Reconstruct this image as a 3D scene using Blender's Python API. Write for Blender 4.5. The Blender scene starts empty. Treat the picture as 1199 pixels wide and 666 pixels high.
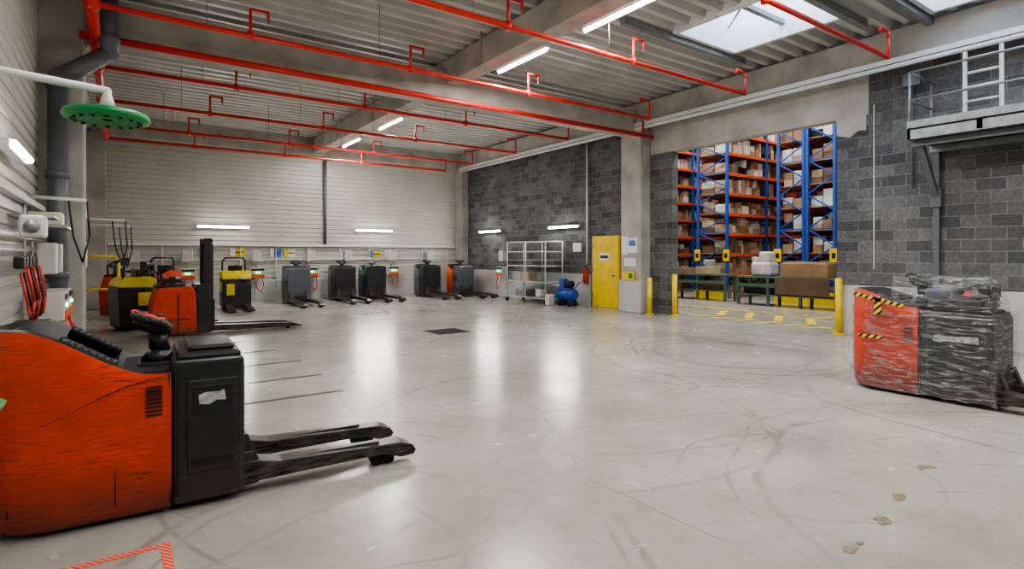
import bpy, bmesh, math, random
from mathutils import Vector, Matrix
random.seed(7)
scene = bpy.context.scene

# ------------------------------------------------------------------ materials
def new_mat(name):
    m = bpy.data.materials.new(name); m.use_nodes = True
    nt = m.node_tree
    return m, nt, nt.nodes['Principled BSDF']

def mat(name, col, rough=0.5, metal=0.0, var=0.12, nscale=4.0, bump=0.0, bscale=30.0, spec=None, stretch=None):
    m, nt, b = new_mat(name)
    N, L = nt.nodes, nt.links
    b.inputs['Roughness'].default_value = rough
    b.inputs['Metallic'].default_value = metal
    if spec is not None: b.inputs['Specular IOR Level'].default_value = spec
    tc = N.new('ShaderNodeTexCoord')
    mp = N.new('ShaderNodeMapping')
    if stretch: mp.inputs['Scale'].default_value = stretch
    L.new(tc.outputs['Object'], mp.inputs['Vector'])
    nz = N.new('ShaderNodeTexNoise'); nz.inputs['Scale'].default_value = nscale; nz.inputs['Detail'].default_value = 6
    L.new(mp.outputs[0], nz.inputs['Vector'])
    cr = N.new('ShaderNodeValToRGB')
    cr.color_ramp.elements[0].position = 0.3; cr.color_ramp.elements[1].position = 0.7
    cr.color_ramp.elements[0].color = tuple(max(0, c*(1-var)) for c in col[:3])+(1,)
    cr.color_ramp.elements[1].color = tuple(min(1, c*(1+var)) for c in col[:3])+(1,)
    L.new(nz.outputs['Fac'], cr.inputs['Fac'])
    L.new(cr.outputs['Color'], b.inputs['Base Color'])
    if bump > 0:
        n2 = N.new('ShaderNodeTexNoise'); n2.inputs['Scale'].default_value = bscale; n2.inputs['Detail'].default_value = 5
        L.new(mp.outputs[0], n2.inputs['Vector'])
        bp = N.new('ShaderNodeBump'); bp.inputs['Strength'].default_value = bump; bp.inputs['Distance'].default_value = 0.02
        L.new(n2.outputs['Fac'], bp.inputs['Height']); L.new(bp.outputs[0], b.inputs['Normal'])
    return m

def emis(name, col, s):
    m, nt, b = new_mat(name)
    b.inputs['Base Color'].default_value = (*col, 1)
    b.inputs['Emission Color'].default_value = (*col, 1)
    b.inputs['Emission Strength'].default_value = s
    return m

def scuffed(name, col, dark=(0.03, 0.025, 0.02), thr=0.60, rough=0.38, amt=0.75):
    """painted steel with fine horizontal scrapes and grime"""
    m, nt, b = new_mat(name); N, L = nt.nodes, nt.links
    tc = N.new('ShaderNodeTexCoord')
    mp = N.new('ShaderNodeMapping'); mp.inputs['Scale'].default_value = (1.6, 1.6, 20); mp.inputs['Rotation'].default_value = (0, .10, 0)
    L.new(tc.outputs['Object'], mp.inputs['Vector'])
    n1 = N.new('ShaderNodeTexNoise'); n1.inputs['Scale'].default_value = 3.4; n1.inputs['Detail'].default_value = 12; n1.inputs['Roughness'].default_value = 0.78
    L.new(mp.outputs[0], n1.inputs['Vector'])
    r1 = N.new('ShaderNodeMapRange'); r1.inputs['From Min'].default_value = thr; r1.inputs['From Max'].default_value = thr+0.10
    L.new(n1.outputs['Fac'], r1.inputs['Value'])
    n2 = N.new('ShaderNodeTexNoise'); n2.inputs['Scale'].default_value = 2.6; n2.inputs['Detail'].default_value = 9; n2.inputs['Roughness'].default_value = .65
    L.new(tc.outputs['Object'], n2.inputs['Vector'])
    cr = N.new('ShaderNodeValToRGB')
    cr.color_ramp.elements[0].position = 0.33; cr.color_ramp.elements[1].position = 0.62
    cr.color_ramp.elements[0].color = (*[c*0.62 for c in col], 1)
    cr.color_ramp.elements[1].color = (*col, 1)
    L.new(n2.outputs['Fac'], cr.inputs['Fac'])
    # scrapes gather in patches
    r4 = N.new('ShaderNodeMapRange'); r4.inputs['From Min'].default_value = .42; r4.inputs['From Max'].default_value = .6; r4.inputs['To Min'].default_value = .2
    L.new(n2.outputs['Fac'], r4.inputs['Value'])
    mx = N.new('ShaderNodeMixRGB'); mx.inputs['Color2'].default_value = (*dark, 1)
    sc = N.new('ShaderNodeMath'); sc.operation = 'MULTIPLY'; sc.inputs[1].default_value = amt
    sc2 = N.new('ShaderNodeMath'); sc2.operation = 'MULTIPLY'
    L.new(r1.outputs[0], sc.inputs[0]); L.new(sc.outputs[0], sc2.inputs[0]); L.new(r4.outputs[0], sc2.inputs[1])
    L.new(sc2.outputs[0], mx.inputs['Fac']); L.new(cr.outputs['Color'], mx.inputs['Color1'])
    sp = N.new('ShaderNodeSeparateXYZ'); L.new(tc.outputs['Object'], sp.inputs[0])
    r2 = N.new('ShaderNodeMapRange'); r2.inputs['From Min'].default_value = 0.45; r2.inputs['From Max'].default_value = 0.03; r2.inputs['To Max'].default_value = 1.4
    L.new(sp.outputs['Z'], r2.inputs['Value'])
    mm = N.new('ShaderNodeMath'); mm.operation = 'MULTIPLY'; mm.use_clamp = True
    L.new(r2.outputs[0], mm.inputs[0]); L.new(n1.outputs['Fac'], mm.inputs[1])
    mx2 = N.new('ShaderNodeMixRGB'); mx2.inputs['Color2'].default_value = (0.06, 0.035, 0.025, 1)
    L.new(mm.outputs[0], mx2.inputs['Fac']); L.new(mx.outputs[0], mx2.inputs['Color1'])
    L.new(mx2.outputs[0], b.inputs['Base Color'])
    b.inputs['Roughness'].default_value = rough
    return m

def stripes(name, c1, c2, k=(8, 8, 8), thr=0.5, rough=0.5):
    m, nt, b = new_mat(name); N, L = nt.nodes, nt.links
    tc = N.new('ShaderNodeTexCoord')
    dt = N.new('ShaderNodeVectorMath'); dt.operation = 'DOT_PRODUCT'; dt.inputs[1].default_value = k
    L.new(tc.outputs['Object'], dt.inputs[0])
    fr = N.new('ShaderNodeMath'); fr.operation = 'FRACT'; L.new(dt.outputs['Value'], fr.inputs[0])
    gt = N.new('ShaderNodeMath'); gt.operation = 'GREATER_THAN'; gt.inputs[1].default_value = thr; L.new(fr.outputs[0], gt.inputs[0])
    mx = N.new('ShaderNodeMixRGB'); mx.inputs['Color1'].default_value = (*c1, 1); mx.inputs['Color2'].default_value = (*c2, 1)
    L.new(gt.outputs[0], mx.inputs['Fac']); L.new(mx.outputs[0], b.inputs['Base Color'])
    b.inputs['Roughness'].default_value = rough
    return m

M = {}
M['concrete'] = mat('concrete', (0.42, 0.40, 0.36), 0.8, var=0.22, nscale=1.6, bump=0.25, bscale=14)
M['plinth'] = mat('painted_plinth', (0.48, 0.48, 0.47), 0.6, var=0.12, nscale=1.5, bump=0.1)
M['siding'] = mat('siding_steel', (0.53, 0.52, 0.475), 0.40, var=0.07, nscale=1.0)
M['deck'] = mat('deck_steel', (0.52, 0.515, 0.485), 0.42, var=0.14, nscale=1.2)
M['redpipe'] = mat('red_pipe_paint', (0.66, 0.035, 0.02), 0.35, var=0.15)
M['greypipe'] = mat('grey_pvc', (0.12, 0.13, 0.145), 0.35, var=0.1)
M['white'] = mat('white_paint', (0.70, 0.70, 0.69), 0.45, var=0.05)
M['offwhite'] = mat('offwhite_box', (0.55, 0.56, 0.53), 0.5, var=0.08)
M['galv'] = mat('galvanised', (0.26, 0.275, 0.285), 0.45, metal=0.55, var=0.2, nscale=8)
M['steel'] = mat('worn_steel', (0.065, 0.06, 0.055), 0.33, metal=0.55, var=0.85, nscale=9, stretch=(1, 5, 5))
M['black'] = mat('black_plastic', (0.013, 0.013, 0.015), 0.42, var=0.25, nscale=6, bump=0.05)
M['dark'] = scuffed('dark_chassis', (0.024, 0.025, 0.029), dark=(0.13, 0.12, 0.11), thr=0.56, amt=.6)
M['rubber'] = mat('rubber', (0.012, 0.012, 0.012), 0.8)
M['red'] = scuffed('red_truck_paint', (0.74, 0.066, 0.016), thr=.51, rough=.36, amt=.9)
M['redlight'] = mat('red_button', (0.66, 0.04, 0.02), 0.3)
M['yellow'] = mat('yellow_paint', (0.82, 0.58, 0.01), 0.4, var=0.1)
M['ytruck'] = mat('yellow_truck_paint', (0.72, 0.60, 0.02), 0.4, var=0.1)
M['gtruck'] = mat('grey_truck', (0.09, 0.10, 0.12), 0.45, var=0.15)
M['orange'] = mat('orange_paint', (0.72, 0.10, 0.015), 0.4, var=0.1)
M['blue'] = mat('blue_paint', (0.022, 0.08, 0.36), 0.4, var=0.1)
M['green'] = mat('green_plastic', (0.01, 0.22, 0.05), 0.4, var=0.15)
M['bench'] = mat('green_bench', (0.08, 0.14, 0.10), 0.5)
M['card'] = mat('cardboard', (0.28, 0.17, 0.095), 0.8, var=0.2, nscale=2)
M['card2'] = mat('cardboard_light', (0.40, 0.30, 0.20), 0.8, var=0.2, nscale=2)
M['card3'] = mat('cardboard_dark', (0.14, 0.085, 0.055), 0.8, var=0.2, nscale=2)
M['bag'] = mat('white_film', (0.52, 0.52, 0.50), 0.4, var=.25, bump=0.5, bscale=9)
M['wood'] = mat('pallet_wood', (0.33, 0.22, 0.12), 0.8, var=0.2)
M['led'] = emis('green_led', (0.02, 1.0, 0.25), 6)
M['tube'] = emis('tube_glow', (1.0, 0.985, 0.94), 26)
M['hazard'] = stripes('hazard_tape', (0.01, 0.01, 0.01), (0.80, 0.62, 0.02), (0, 12, 12), 0.45)
M['hazardx'] = stripes('hazard_tape_post', (0.01, 0.01, 0.01), (0.80, 0.62, 0.02), (6, 6, 6), 0.5)
M['hatch'] = stripes('floor_hatch_paint', (0.07, 0.07, 0.07), (0.72, 0.58, 0.06), (1.6, 1.6, 0), 0.5)
M['tape'] = stripes('red_marking_tape', (0.72, 0.07, 0.03), (0.66, 0.40, 0.34), (31, 23, 0), 0.75)
M['blueglass'] = mat('sign_blue', (0.05, 0.2, 0.6), 0.5)
M['paper'] = mat('paper', (0.75, 0.75, 0.74), 0.6, var=0.05)
M['tornpaper'] = mat('torn_label', (0.40, 0.40, 0.38), 0.6, var=0.6, nscale=22)
M['yellowbox'] = mat('pale_bin', (0.5, 0.53, 0.36), 0.5)
M['scuff'] = mat('brown_scuff', (0.20, 0.16, 0.10), 0.5, var=0.25, nscale=24)
M['groove'] = mat('dark_groove', (0.05, 0.05, 0.055), 0.5, var=0.4, nscale=8)
M['drain'] = mat('drain_iron', (0.018, 0.017, 0.016), 0.75, var=0.3, spec=.2)

def blockwork():
    m, nt, b = new_mat('concrete_blockwork'); N, L = nt.nodes, nt.links
    tc = N.new('ShaderNodeTexCoord'); sp = N.new('ShaderNodeSeparateXYZ'); cb = N.new('ShaderNodeCombineXYZ')
    L.new(tc.outputs['Object'], sp.inputs[0])
    ad = N.new('ShaderNodeMath'); ad.operation = 'ADD'; L.new(sp.outputs['X'], ad.inputs[0]); L.new(sp.outputs['Y'], ad.inputs[1])
    L.new(ad.outputs[0], cb.inputs['X']); L.new(sp.outputs['Z'], cb.inputs['Y'])
    br = N.new('ShaderNodeTexBrick')
    br.inputs['Scale'].default_value = 1.0
    br.inputs['Brick Width'].default_value = 0.44; br.inputs['Row Height'].default_value = 0.22
    br.inputs['Mortar Size'].default_value = 0.011; br.inputs['Mortar Smooth'].default_value = 0.3
    br.inputs['Color1'].default_value = (0.062, 0.063, 0.068, 1); br.inputs['Color2'].default_value = (0.145, 0.145, 0.147, 1)
    br.inputs['Mortar'].default_value = (0.165, 0.16, 0.155, 1)
    L.new(cb.outputs[0], br.inputs['Vector'])
    n = N.new('ShaderNodeTexNoise'); n.inputs['Scale'].default_value = 18; n.inputs['Detail'].default_value = 8
    L.new(tc.outputs['Object'], n.inputs['Vector'])
    n2 = N.new('ShaderNodeTexNoise'); n2.inputs['Scale'].default_value = 0.8; n2.inputs['Detail'].default_value = 4
    L.new(tc.outputs['Object'], n2.inputs['Vector'])
    s = N.new('ShaderNodeMath'); s.operation = 'ADD'; L.new(n.outputs['Fac'], s.inputs[0]); L.new(n2.outputs['Fac'], s.inputs[1])
    mr = N.new('ShaderNodeMapRange'); mr.inputs['From Min'].default_value = 0.6; mr.inputs['From Max'].default_value = 1.4
    mr.inputs['To Min'].default_value = 0.55; mr.inputs['To Max'].default_value = 1.55
    L.new(s.outputs[0], mr.inputs['Value'])
    mx = N.new('ShaderNodeMixRGB'); mx.blend_type = 'MULTIPLY'; mx.inputs['Fac'].default_value = 1
    L.new(br.outputs['Color'], mx.inputs['Color1']); L.new(mr.outputs[0], mx.inputs['Color2'])
    L.new(mx.outputs[0], b.inputs['Base Color'])
    bp = N.new('ShaderNodeBump'); bp.inputs['Strength'].default_value = 0.5; bp.inputs['Distance'].default_value = 0.02
    inv = N.new('ShaderNodeMath'); inv.operation = 'SUBTRACT'; inv.inputs[0].default_value = 1
    L.new(br.outputs['Fac'], inv.inputs[1]); L.new(inv.outputs[0], bp.inputs['Height']); L.new(bp.outputs[0], b.inputs['Normal'])
    b.inputs['Roughness'].default_value = 0.8
    return m
M['block'] = blockwork()

def floor_mat():
    m, nt, b = new_mat('polished_concrete_floor'); N, L = nt.nodes, nt.links
    tc = N.new('ShaderNodeTexCoord')
    n1 = N.new('ShaderNodeTexNoise'); n1.inputs['Scale'].default_value = 0.55; n1.inputs['Detail'].default_value = 9; n1.inputs['Roughness'].default_value = 0.66
    L.new(tc.outputs['Object'], n1.inputs['Vector'])
    cr = N.new('ShaderNodeValToRGB'); e = cr.color_ramp.elements
    e[0].position = 0.34; e[0].color = (0.272, 0.258, 0.228, 1)
    e[1].position = 0.64; e[1].color = (0.40, 0.39, 0.355, 1)
    L.new(n1.outputs['Fac'], cr.inputs['Fac'])
    col = cr.outputs['Color']
    nb = N.new('ShaderNodeTexNoise'); nb.inputs['Scale'].default_value = 2.3; nb.inputs['Detail'].default_value = 10; nb.inputs['Roughness'].default_value = 0.7
    L.new(tc.outputs['Object'], nb.inputs['Vector'])
    rb = N.new('ShaderNodeMapRange'); rb.inputs['From Min'].default_value = 0.37; rb.inputs['From Max'].default_value = 0.60
    L.new(nb.outputs['Fac'], rb.inputs['Value'])
    nw = N.new('ShaderNodeTexNoise'); nw.inputs['Scale'].default_value = 0.9; nw.inputs['Detail'].default_value = 2
    L.new(tc.outputs['Object'], nw.inputs['Vector'])
    wv = N.new('ShaderNodeVectorMath'); wv.operation = 'MULTIPLY_ADD'
    wv.inputs[1].default_value = (0.35, 0.35, 0)
    L.new(nw.outputs['Color'], wv.inputs[0]); L.new(tc.outputs['Object'], wv.inputs[2])
    acc = None
    rings = [(8.6,5.7,1.25,.04,.75),(8.7,5.6,1.75,.04,.75),(8.4,5.9,2.1,.035,.65),(9.2,6.3,1.6,.03,.6),(8.9,5.9,1.42,.02,.7),(7.6,6.6,2.4,.03,.5),
             (3.9,4.6,2.05,.035,.55),(5.2,6.0,3.1,.03,.45),(1.2,2.9,1.45,.04,.6),(.2,3.3,1.5,.03,.4),(2.2,7.2,3.2,.03,.45),(1.3,3.0,1.28,.02,.5),
             (5.6,0.2,2.7,.035,.6),(5.7,0.3,2.9,.018,.55),(6.5,9.5,2.6,.04,.55),(9.5,10.5,2.8,.045,.55),(3.5,11.5,2.3,.04,.5),(1.6,4.2,1.35,.02,.55),(7.2,2.7,1.9,.025,.5),
             (4.4,2.3,.9,.018,.5),(3.0,-1.5,5.6,.02,.35),(10.5,8.4,1.4,.035,.6),(10.9,6.2,1.9,.035,.6),(6.2,13.5,3.0,.05,.4)]
    for cx, cy, r, w, st in rings:
        d = N.new('ShaderNodeVectorMath'); d.operation = 'DISTANCE'; d.inputs[1].default_value = (cx+.17, cy+.17, 0)
        L.new(wv.outputs[0], d.inputs[0])
        s = N.new('ShaderNodeMath'); s.operation = 'SUBTRACT'; s.inputs[1].default_value = r; L.new(d.outputs['Value'], s.inputs[0])
        a = N.new('ShaderNodeMath'); a.operation = 'ABSOLUTE'; L.new(s.outputs[0], a.inputs[0])
        q = N.new('ShaderNodeMapRange'); q.inputs['From Min'].default_value = w*1.3; q.inputs['From Max'].default_value = w*0.3
        q.inputs['To Max'].default_value = st
        L.new(a.outputs[0], q.inputs['Value'])
        if acc is None: acc = q.outputs[0]
        else:
            mxx = N.new('ShaderNodeMath'); mxx.operation = 'MAXIMUM'; L.new(acc, mxx.inputs[0]); L.new(q.outputs[0], mxx.inputs[1]); acc = mxx.outputs[0]
    mu = N.new('ShaderNodeMath'); mu.operation = 'MULTIPLY'; L.new(acc, mu.inputs[0]); L.new(rb.outputs[0], mu.inputs[1])
    # large scale fade so arcs are partial
    nf = N.new('ShaderNodeTexNoise'); nf.inputs['Scale'].default_value = 0.45; nf.inputs['Detail'].default_value = 2
    L.new(tc.outputs['Object'], nf.inputs['Vector'])
    rf = N.new('ShaderNodeMapRange'); rf.inputs['From Min'].default_value = 0.36; rf.inputs['From Max'].default_value = 0.58; rf.inputs['To Min'].default_value = .25
    L.new(nf.outputs['Fac'], rf.inputs['Value'])
    mu2 = N.new('ShaderNodeMath'); mu2.operation = 'MULTIPLY'; L.new(mu.outputs[0], mu2.inputs[0]); L.new(rf.outputs[0], mu2.inputs[1])
    mx = N.new('ShaderNodeMixRGB'); mx.inputs['Color2'].default_value = (0.10, 0.09, 0.075, 1)
    L.new(mu2.outputs[0], mx.inputs['Fac']); L.new(col, mx.inputs['Color1'])
    last = mx.outputs[0]
    for sc_, off, th in ((0.55, 0, .007), (0.9, 7, .005)):
        mp = N.new('ShaderNodeMapping'); mp.inputs['Location'].default_value = (off, off*.3, 0); mp.inputs['Scale'].default_value = (1, .45, 1); mp.inputs['Rotation'].default_value = (0, 0, .7+off)
        L.new(wv.outputs[0], mp.inputs[0])
        vo = N.new('ShaderNodeTexVoronoi'); vo.feature = 'DISTANCE_TO_EDGE'; vo.inputs['Scale'].default_value = sc_
        L.new(mp.outputs[0], vo.inputs['Vector'])
        q = N.new('ShaderNodeMapRange'); q.inputs['From Min'].default_value = th; q.inputs['From Max'].default_value = th*.3; q.inputs['To Max'].default_value = .5
        L.new(vo.outputs['Distance'], q.inputs['Value'])
        nn = N.new('ShaderNodeTexNoise'); nn.inputs['Scale'].default_value = .8+off*.05; nn.inputs['Detail'].default_value = 3
        L.new(mp.outputs[0], nn.inputs['Vector'])
        q2 = N.new('ShaderNodeMapRange'); q2.inputs['From Min'].default_value = .53; q2.inputs['From Max'].default_value = .61; L.new(nn.outputs['Fac'], q2.inputs['Value'])
        mm = N.new('ShaderNodeMath'); mm.operation = 'MULTIPLY'; L.new(q.outputs[0], mm.inputs[0]); L.new(q2.outputs[0], mm.inputs[1])
        mz = N.new('ShaderNodeMixRGB'); mz.inputs['Color2'].default_value = (0.10, 0.09, 0.08, 1)
        L.new(mm.outputs[0], mz.inputs['Fac']); L.new(last, mz.inputs['Color1']); last = mz.outputs[0]
    n3 = N.new('ShaderNodeTexNoise'); n3.inputs['Scale'].default_value = 5; n3.inputs['Detail'].default_value = 12; n3.inputs['Roughness'].default_value = 0.8
    L.new(tc.outputs['Object'], n3.inputs['Vector'])
    r3 = N.new('ShaderNodeMapRange'); r3.inputs['From Min'].default_value = 0.56; r3.inputs['From Max'].default_value = 0.74; r3.inputs['To Max'].default_value = 0.65
    L.new(n3.outputs['Fac'], r3.inputs['Value'])
    mx2 = N.new('ShaderNodeMixRGB'); mx2.inputs['Color2'].default_value = (0.15, 0.125, 0.09, 1)
    L.new(r3.outputs[0], mx2.inputs['Fac']); L.new(last, mx2.inputs['Color1'])
    L.new(mx2.outputs[0], b.inputs['Base Color'])
    rr = N.new('ShaderNodeMapRange'); rr.inputs['From Min'].default_value = .3; rr.inputs['From Max'].default_value = .7
    rr.inputs['To Min'].default_value = 0.17; rr.inputs['To Max'].default_value = 0.29
    L.new(nb.outputs['Fac'], rr.inputs['Value']); L.new(rr.outputs[0], b.inputs['Roughness'])
    b.inputs['Specular IOR Level'].default_value = 0.68
    bp = N.new('ShaderNodeBump'); bp.inputs['Strength'].default_value = 0.07; bp.inputs['Distance'].default_value = 0.01
    L.new(nb.outputs['Fac'], bp.inputs['Height']); L.new(bp.outputs[0], b.inputs['Normal'])
    return m
M['floor'] = floor_mat()

def wrap_mat():
    m = bpy.data.materials.new('stretch_wrap'); m.use_nodes = True
    nt = m.node_tree; N, L = nt.nodes, nt.links
    for n in list(N): N.remove(n)
    out = N.new('ShaderNodeOutputMaterial'); mix = N.new('ShaderNodeMixShader')
    tr = N.new('ShaderNodeBsdfTransparent'); pr = N.new('ShaderNodeBsdfPrincipled')
    pr.inputs['Base Color'].default_value = (0.40, 0.41, 0.42, 1); pr.inputs['Roughness'].default_value = 0.10
    pr.inputs['Specular IOR Level'].default_value = 1.0
    tc = N.new('ShaderNodeTexCoord'); mp = N.new('ShaderNodeMapping')
    mp.inputs['Scale'].default_value = (1.2, 1.2, 7); mp.inputs['Rotation'].default_value = (0.55, 0.3, 0)
    L.new(tc.outputs['Object'], mp.inputs[0])
    n = N.new('ShaderNodeTexNoise'); n.inputs['Scale'].default_value = 5; n.inputs['Detail'].default_value = 8; n.inputs['Distortion'].default_value = 0.8
    L.new(mp.outputs[0], n.inputs['Vector'])
    mr = N.new('ShaderNodeMapRange'); mr.inputs['From Min'].default_value = 0.47; mr.inputs['From Max'].default_value = 0.68
    mr.inputs['To Min'].default_value = 0.09; mr.inputs['To Max'].default_value = 0.62
    L.new(n.outputs['Fac'], mr.inputs['Value']); L.new(mr.outputs[0], mix.inputs[0])
    bp = N.new('ShaderNodeBump'); bp.inputs['Strength'].default_value = 1.0; bp.inputs['Distance'].default_value = 0.05
    L.new(n.outputs['Fac'], bp.inputs['Height']); L.new(bp.outputs[0], pr.inputs['Normal'])
    L.new(tr.outputs[0], mix.inputs[1]); L.new(pr.outputs[0], mix.inputs[2]); L.new(mix.outputs[0], out.inputs[0])
    return m
M['wrap'] = wrap_mat()

# ------------------------------------------------------------------ builder
class B:
    def __init__(s): s.bm = bmesh.new(); s.mats = []
    def mi(s, m):
        m = M[m] if isinstance(m, str) else m
        if m not in s.mats: s.mats.append(m)
        return s.mats.index(m)
    def add(s, t, m, smooth=False):
        i = s.mi(m)
        for f in t.faces: f.material_index = i; f.smooth = smooth
        me = bpy.data.meshes.new('tmp'); t.to_mesh(me); t.free()
        s.bm.from_mesh(me); bpy.data.meshes.remove(me)
    def box(s, x0, x1, y0, y1, z0, z1, m, bev=0, seg=2, R=None, smooth=False):
        t = bmesh.new(); bmesh.ops.create_cube(t, size=1)
        c = Vector(((x0+x1)/2, (y0+y1)/2, (z0+z1)/2))
        bmesh.ops.scale(t, vec=(abs(x1-x0), abs(y1-y0), abs(z1-z0)), verts=t.verts)
        if bev > 0: bmesh.ops.bevel(t, geom=t.edges[:], offset=bev, segments=seg, affect='EDGES', profile=0.5)
        if R is not None: bmesh.ops.transform(t, matrix=R, verts=t.verts)
        bmesh.ops.translate(t, vec=c, verts=t.verts)
        s.add(t, m, smooth)
    def cyl(s, p0, p1, r, m, r2=None, n=14, smooth=True):
        p0, p1 = Vector(p0), Vector(p1); d = p1-p0
        t = bmesh.new()
        bmesh.ops.create_cone(t, cap_ends=True, segments=n, radius1=r, radius2=r if r2 is None else r2, depth=d.length)
        q = d.to_track_quat('Z', 'Y').to_matrix().to_4x4()
        bmesh.ops.transform(t, matrix=Matrix.Translation((p0+p1)/2) @ q, verts=t.verts)
        s.add(t, m, smooth)
    def sph(s, c, r, m, sc=(1, 1, 1), n=14, R=None):
        t = bmesh.new(); bmesh.ops.create_uvsphere(t, u_segments=n, v_segments=max(6, n//2+2), radius=r)
        bmesh.ops.scale(t, vec=sc, verts=t.verts)
        if R is not None: bmesh.ops.transform(t, matrix=R, verts=t.verts)
        bmesh.ops.translate(t, vec=c, verts=t.verts)
        s.add(t, m, True)
    def tube(s, pts, r, m, n=12):
        for a, b in zip(pts, pts[1:]): s.cyl(a, b, r, m, n=n)
        for p in pts[1:-1]: s.sph(p, r*1.02, m, n=n)
    def prism(s, pts, axis, a0, a1, m, bev=0, smooth=False):
        t = bmesh.new()
        def P(p, a):
            if axis == 'x': return (a, p[0], p[1])
            if axis == 'y': return (p[0], a, p[1])
            return (p[0], p[1], a)
        v0 = [t.verts.new(P(p, a0)) for p in pts]; v1 = [t.verts.new(P(p, a1)) for p in pts]
        n = len(pts)
        t.faces.new(v0); t.faces.new(v1[::-1])
        for i in range(n): t.faces.new((v0[i], v1[i], v1[(i+1) % n], v0[(i+1) % n]))
        bmesh.ops.recalc_face_normals(t, faces=t.faces[:])
        if bev > 0: bmesh.ops.bevel(t, geom=t.edges[:], offset=bev, segments=2, affect='EDGES', profile=0.5)
        s.add(t, m, smooth)
    def grid(s, rows, m_rows, smooth=True, close=False):
        groups = {}
        for i in range(len(rows)-1):
            groups.setdefault(m_rows[i], []).append(i)
        for mm, idx in groups.items():
            t = bmesh.new(); cache = {}
            def V(i, j):
                if (i, j) not in cache: cache[(i, j)] = t.verts.new(rows[i][j])
                return cache[(i, j)]
            for i in idx:
                nj = len(rows[i])
                for j in range(nj if close else nj-1):
                    k = (j+1) % nj
                    t.faces.new((V(i, j), V(i, k), V(i+1, k), V(i+1, j)))
            s.add(t, mm, smooth)
    def build(s, name, loc=(0, 0, 0), rz=0.0, parent=None):
        me = bpy.data.meshes.new(name)
        s.bm.to_mesh(me); s.bm.free()
        for m in s.mats: me.materials.append(m)
        o = bpy.data.objects.new(name, me); scene.collection.objects.link(o)
        o.location = loc; o.rotation_euler = (0, 0, rz)
        if parent: o.parent = parent
        return o

XL, XR, YB, YF, ZD = -1.0, 12.8, 22.2, -3.0, 6.3

# ------------------------------------------------------------------ room shell
b = B(); b.box(XL-.3, 32, YF-.6, 27, -0.2, 0, 'floor'); b.build('floor')

def siding(name, horiz_axis, pos, a0, a1, z0, z1, out):
    b = B(); rows = []; pitch = 0.17
    z = z0; prof = []
    while z < z1:
        prof += [(z, 0), (z+.105, 0), (z+.122, -.028), (z+.152, -.028)]
        z += pitch
    for z, d in prof:
        p = pos + out*d
        if horiz_axis == 'x': rows.append([(a0, p, z), (a1, p, z)])
        else: rows.append([(p, a0, z), (p, a1, z)])
    b.grid(rows, ['siding']*(len(rows)-1), smooth=False)
    if horiz_axis == 'x': b.box(a0, a1, min(pos-out*.05, pos-out*.25), max(pos-out*.05, pos-out*.25), 0, ZD+.2, 'siding')
    else: b.box(min(pos-out*.05, pos-out*.25), max(pos-out*.05, pos-out*.25), a0, a1, 0, ZD+.2, 'siding')
    return b.build(name)
siding('wall_back', 'x', YB, XL, XR, 0.0, 6.1, -1)
siding('wall_left', 'y', XL, YF, YB, 0.0, 6.3, 1)
b = B(); b.box(XL-.3, XR+.25, YF-.25, YF, 0, ZD+.2, 'block'); b.build('wall_front')

b = B()
b.box(XR, XR+.25, YF, 5.89, 0, 5.46, 'block')
b.box(XR, XR+.25, 10.32, YB, 0, 5.46, 'block')
b.build('wall_right')
b = B()
b.box(XR-.02, XR+.27, 5.25, 11.1, 4.62, 5.46, 'concrete', .01)
b.prism([(5.3, 4.62), (5.89, 4.62), (5.89, 4.28), (5.62, 4.2), (5.45, 4.32), (5.3, 4.3)], 'x', XR-.018, XR, 'concrete')
b.box(XR-.012, XR, 5.14, 5.17, 1.4, 4.8, 'concrete')
b.build('door_lintel_beam')
b = B(); b.box(XR-.05, XR, YF, 5.85, 0, 1.05, 'plinth', .008); b.box(XR-.05, XR, 13.62, YB, 0, 1.05, 'plinth', .008)
b.box(XR-.05, XR, 11.97, 12.25, 0, 1.05, 'plinth', .008); b.build('baseboard_right')
b = B(); b.box(XL, XR, YB-.07, YB+.03, 0, 0.75, 'plinth', .008); b.build('baseboard_back')
b = B(); b.box(XL-.03, XL+.06, YF, YB, 0, 0.75, 'plinth', .008); b.build('baseboard_left')

b = B(); b.box(XR-.4, XR+.02, 11.13, 11.91, 0, 5.75, 'concrete', .02); b.box(XR-.46, XR-.0, 11.08, 11.96, 0, .95, 'plinth', .02); b.build('column_right')
b = B(); b.box(XL-.02, -.45, 11.1, 11.9, 0, 5.75, 'concrete', .02); b.build('column_left')
b = B(); b.box(XL-.02, -.32, 21.5, YB, 0, 5.5, 'concrete', .02); b.build('column_corner')
b = B(); b.box(XR-.35, XR+.02, 21.6, YB, 0, 5.5, 'concrete', .02); b.build('column_corner')
b = B(); b.box(XL, XR, 11.3, 11.75, 5.2, 5.9, 'concrete', .02); b.build('ceiling_beam')
b = B(); b.box(XL, XR+.02, YB-.35, YB, 5.5, 6.2, 'concrete', .02); b.build('ceiling_beam')
b = B(); b.box(XR-.35, XR+.27, YF, YB, 5.46, 6.12, 'concrete', .02); b.build('edge_beam_right')
b = B(); b.box(XL-.02, XL+.3, YF, YB, 5.6, 6.2, 'concrete', .02); b.build('edge_beam_left')
b = B(); b.box(6.1, 6.5, YF, YB-.3, 5.6, 6.15, 'concrete', .02); b.build('ceiling_purlin')
b = B(); b.box(XL, XR, -.9, -.45, 5.2, 5.9, 'concrete', .02); b.build('ceiling_beam')

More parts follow.
